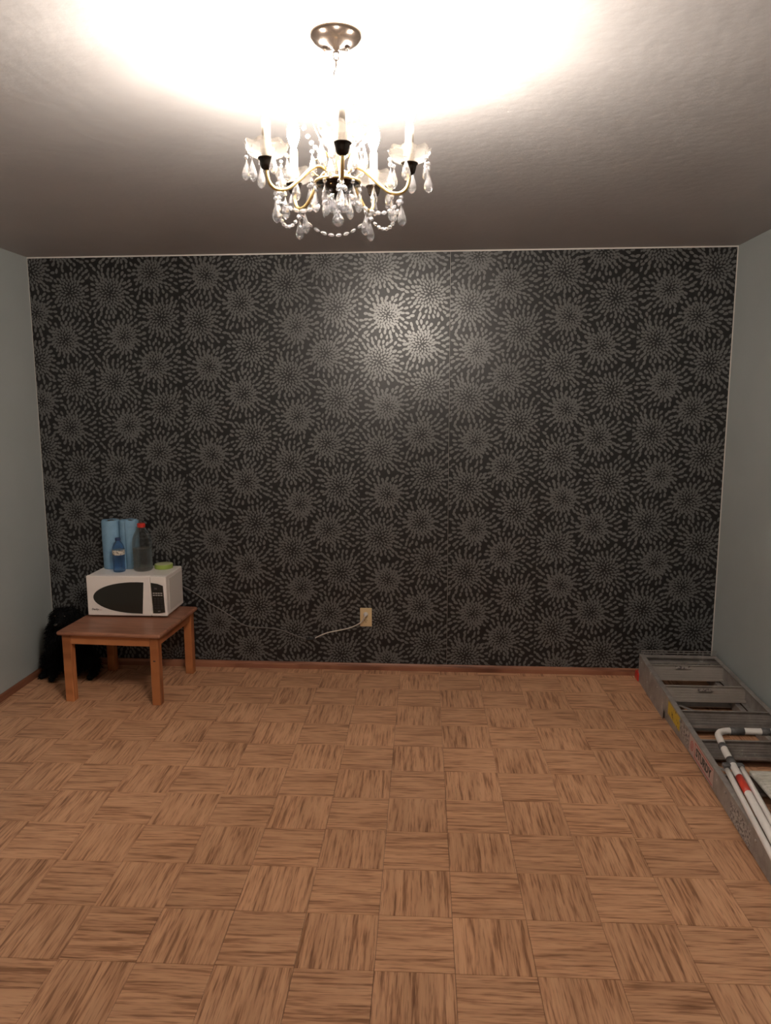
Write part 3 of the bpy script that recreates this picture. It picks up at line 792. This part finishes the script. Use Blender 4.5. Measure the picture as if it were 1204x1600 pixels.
RH = .094
WX = 3.926                            # outer face of the rail by the wall
for side in (0, 1):
    xo = (lambda y: lx(y)) if side == 0 else (lambda y: WX); sg = 1 if side == 0 else -1
    a0, b0 = Vector((xo(YF), YF, rzt(YF) - RH)), Vector((xo(YN), YN, max(rzt(YN) - RH, .002)))
    rail = bar(a0 + Vector((sg * .0015, 0, 0)), b0 + Vector((sg * .0015, 0, 0)), (0, 0, 1), .003, RH, 0)
    for zz in (0, RH - .003):
        m_ = bar(a0 + Vector((sg * .012, 0, zz)), b0 + Vector((sg * .012, 0, zz)), (0, 0, 1), .024, .003)
        rail.v += [v for v in []]; o_ = len(rail.v); rail.v += m_.v; rail.f += [tuple(i + o_ for i in f) for f in m_.f]; rail.smooth += m_.smooth
    ro = rail.build('rail', 'alu', ld)
    # rear frame under it
    rx = (lambda y: xo(y) - .004 * sg) if side == 0 else (lambda y: xo(y) + .012 * sg)
    a1, b1 = Vector((rx(-.07) + sg * .014, -.07, .002)), Vector((rx(-1.42) + sg * .05, -1.42, .002))
    bar(a1, b1, (0, 0, 1), .026, .050, .002).build('rear_rail', 'alu', ld)
    if side == 0:
        MB().box(-.018, .018, -.03, .03, 0, .052, .006).build('rubber_foot', 'redcap', ld, Vector((lx(-.07) + .006, -.085, .001)) - LO)['label'] = 'red rubber foot'
        # wide gusset plate at the far end
        gp = MB(); ys = (-.10, -.62); x_ = lambda y: lx(y) - .0022
        for dx in (0, .002):
            gp.v += [tuple(Vector((x_(y) + dx, y, z)) - LO) for y, z in ((-.10, .004), (-.62, .004), (-.62, .058), (-.62, rzt(-.62) - .012), (-.10, rzt(-.10)))]
        gp.f = [(0, 1, 2, 3, 4), (9, 8, 7, 6, 5)] + [(i, (i + 1) % 5, (i + 1) % 5 + 5, i + 5) for i in range(5)]; gp.smooth = [False] * len(gp.f)
        gp.build('gusset_plate', 'alu', ld)
        for y, z in ((-.16, .13), (-.30, .07), (-.5, .12), (-.9, .12), (-1.5, .10), (-1.8, .09)):
            MB().lathe([(.006, 0), (.005, .003), (.001, .004)], 10).build('rivet', 'alulight', ld, Vector((lx(y) - .002, y, z)) - LO).rotation_euler = (0, -PI / 2, 0)


def step(y, zt, h, m, lip=.018, name='step'):
    x0, x1 = lx(y) + .003, WX - .003; mb = MB(); t = .0025
    def b(y0, y1, z0, z1): mb.box(x0 - LO.x, x1 - LO.x, y0 - LO.y, y1 - LO.y, z0, z1)
    b(y - t, y, zt - h, zt); b(y - lip, y - t, zt - h, zt - h + t); b(y - lip, y - lip + t, zt - h + t, zt - h + .012); b(y - lip * .6, y - t, zt - t, zt)
    for q in range(4): b(y - t - .0012, y - t, zt - h + .018 + q * .013, zt - h + .022 + q * .013)
    return mb.build(name, m, ld)


step(-.115, rzt(-.115) - .002, .030, 'alu', lip=.05, name='top_cap')
step(-.225, rzt(-.225) - .010, .086, 'alulight')
for k in range(1, 8):
    y = -.225 - .292 * k
    if y > YN + .03: step(y, rzt(y) - .006, min(.082, rzt(y) - .012), 'alu' if k > 1 else 'alulight')
for y in (-.42, -.71, -1.0, -1.29):
    bar((lx(y) + .05, y, .012), (WX - .04, y, .012), (0, 0, 1), .13, .006).build('rear_brace', 'alu', ld)
for y in (-.40, -1.1):
    bar((lx(y) + .03, y, .03), (3.70, y - .25, .03), (0, 0, 1), .016, .004).build('spreader_bar', 'alu', ld)


def side_label(name, y0, y1, f0, f1, m, off=.0006):
    """sticker on the outer face of the free rail; f0..f1 = fraction of the rail height"""
    vs = []
    for dx in (-off, -off - .0003):
        for y, f in ((y0, f0), (y1, f0), (y1, f1), (y0, f1)): vs.append(tuple(Vector((lx(y) + dx, y, rzt(y) - RH + RH * f)) - LO))
    return MB().add(vs, [(3, 2, 1, 0), (4, 5, 6, 7), (0, 1, 5, 4), (1, 2, 6, 5), (2, 3, 7, 6), (3, 0, 4, 7)]).build(name, m, ld)


side_label('caution_sticker', -.70, -.895, .20, .90, 'yellow')['label'] = 'yellow caution sticker'
side_label('sticker', -.905, -1.035, .2, .88, 'sticker')
bs = side_label('brand_sticker', -1.045, -1.36, .08, .93, 'pinksticker')
slope = math.atan2(rzt(-1.36) - rzt(-1.06), .3); yawl = math.atan2(lx(-1.36) - lx(-1.06), -.3)
tdir = Vector((lx(-1.36) - lx(-1.06), -.30, rzt(-1.36) - rzt(-1.06))).normalized(); nrm = Vector((-1, 0, 0)); nrm = (nrm - tdir * nrm.dot(tdir)).normalized(); updir = nrm.cross(tdir)


def lbl_mx(y, f, off=.0013):
    p = Vector((lx(y), y, rzt(y) - RH + RH * f)) + nrm * off - LO
    return Matrix(((tdir.x, updir.x, nrm.x, p.x), (tdir.y, updir.y, nrm.y, p.y), (tdir.z, updir.z, nrm.z, p.z), (0, 0, 0, 1)))


text('sticker_lettering', 'STURDY', .052, 'print', lbl_mx(-1.235, .5), ld, bold=.0016)
for f in (.16, .84):
    MB().box(-.115, .115, -.0022, .0022, 0, .0004).build('sticker_border', 'redprint', ld).matrix_local = lbl_mx(-1.235, f)
MB().box(-.0022, .0022, -.03, .03, 0, .0004).build('sticker_border', 'redprint', ld).matrix_local = lbl_mx(-1.125, .5)
lg_ = MB(); lg_.tube([(.016 * math.cos(t), .022 * math.sin(t), 0) for t in [2 * PI * k / 18 for k in range(18)]], .0014, 5, closed=True).build('sticker_emblem', 'redprint', ld).matrix_local = lbl_mx(-1.085, .5)
MB().prism([(-.003, -.012), (.003, -.012), (.003, .012), (-.003, .012)], .0004).build('sticker_emblem', 'redprint', ld).matrix_local = lbl_mx(-1.085, .5) @ Matrix.Rotation(-PI / 2, 4, 'X')
side_label('sticker', -1.555, -1.75, .06, .82, 'sticker')
for (y, xa, xb, k) in ((-.235, 3.66, 3.74, 0), (-.53, 3.68, 3.75, 0)):
    MB().box(xa - LO.x, xb - LO.x, y - LO.y - .004, y - LO.y - .0035, rzt(y) - .03, rzt(y) - .014).build('sticker', 'sticker', ld)

# ------------------------------------------------------------------ white tube step stool lying on the ladder
ws = tag(empty('step_stool', (3.66, -1.4, .13)), 'folded white tube step stool with grey tape lying on the stepladder', 'stool')
WO = Vector((3.66, -1.4, .13))
RT = .0145


def on(x, y, r=RT, e=.0): return Vector((x, y, rzt(y) + .005 + r + e)) - WO


def xl(y): return 3.558 + .118 * (y + 1.12)    # run of the left leg
def arc(cx, cy, r, a0, a1, n=7): return [(cx + r * math.cos(a0 + (a1 - a0) * k / n), cy + r * math.sin(a0 + (a1 - a0) * k / n)) for k in range(n + 1)]


pts = [(xl(-1.98), -1.98), (xl(-1.6), -1.6), (xl(-1.25), -1.25)] + arc(3.628, -1.135, .066, PI, PI / 2) + [(3.72, -1.069)] + arc(3.845, -1.135, .066, PI / 2, 0) + [(3.899, -1.25), (3.862, -1.6), (3.818, -1.98)]
MB().tube([on(x, y) for x, y in pts], RT, 12).build('frame_tube', 'whitetube', ws)
for s, dx, y0, y1, r in ((0, -.030, -1.40, -2.02, .0105), (0, .031, -1.38, -2.0, .0105), (1, -.031, -1.38, -2.0, .0105)):
    xx = (lambda y: xl(y)) if s == 0 else (lambda y: 3.90 + .109 * (y + 1.25) - .002)
    MB().tube([on(xx(y) + dx, y, r) for y in [y0 + (y1 - y0) * k / 6 for k in range(7)]], r, 10).build('leg_tube', 'whitetube', ws)
def wrap(name, m, P, k=1.12): return MB().tube(P, RT * k, 12).build(name, m, ws)
wrap('tape_wrap', 'ducttape', [on(xl(y), y) for y in (-1.205, -1.235)], 1.16)
wrap('tape_wrap', 'ducttape', [on(x, -1.069) for x in (3.632, 3.655, 3.690)], 1.22)
wrap('tape_wrap', 'ducttape', [on(x, -1.069) for x in (3.765, 3.80)], 1.16)
jt = MB(); jt.tube([on(xl(y), y) for y in (-1.325, -1.37)], RT * 1.18, 12); jt.build('joint_sleeve', 'ducttape', ws)
MB().box(-.040, .040, -.014, .014, -.012, .006, .003).build('joint_bracket', 'ducttape', ws, on(xl(-1.365), -1.372, RT, .002)).rotation_euler = (0, 0, .0)
wrap('red_label', 'red', [on(xl(y), y) for y in (-1.46, -1.52, -1.575)], 1.04)
plate = MB(); bx0, bx1 = xl(-1.4) + .055, 3.815
pc0 = on(0, -1.52, .010).z
plate.box(bx0 - WO.x, bx1 - WO.x, -1.66 - WO.y, -1.395 - WO.y, pc0 - .012, pc0 + .004, .004)
pl_ = plate.build('step_plate', 'dirtystep', ws); pl_.rotation_euler = (0, 0, 0)
for q in range(11): MB().box(bx0 - WO.x + .012, bx1 - WO.x - .012, -.0045, .0045, 0, .004, .0015).build('tread_rib', 'dirtystep', pl_, (0, -1.415 - WO.y - q * .022, pc0 + .003))
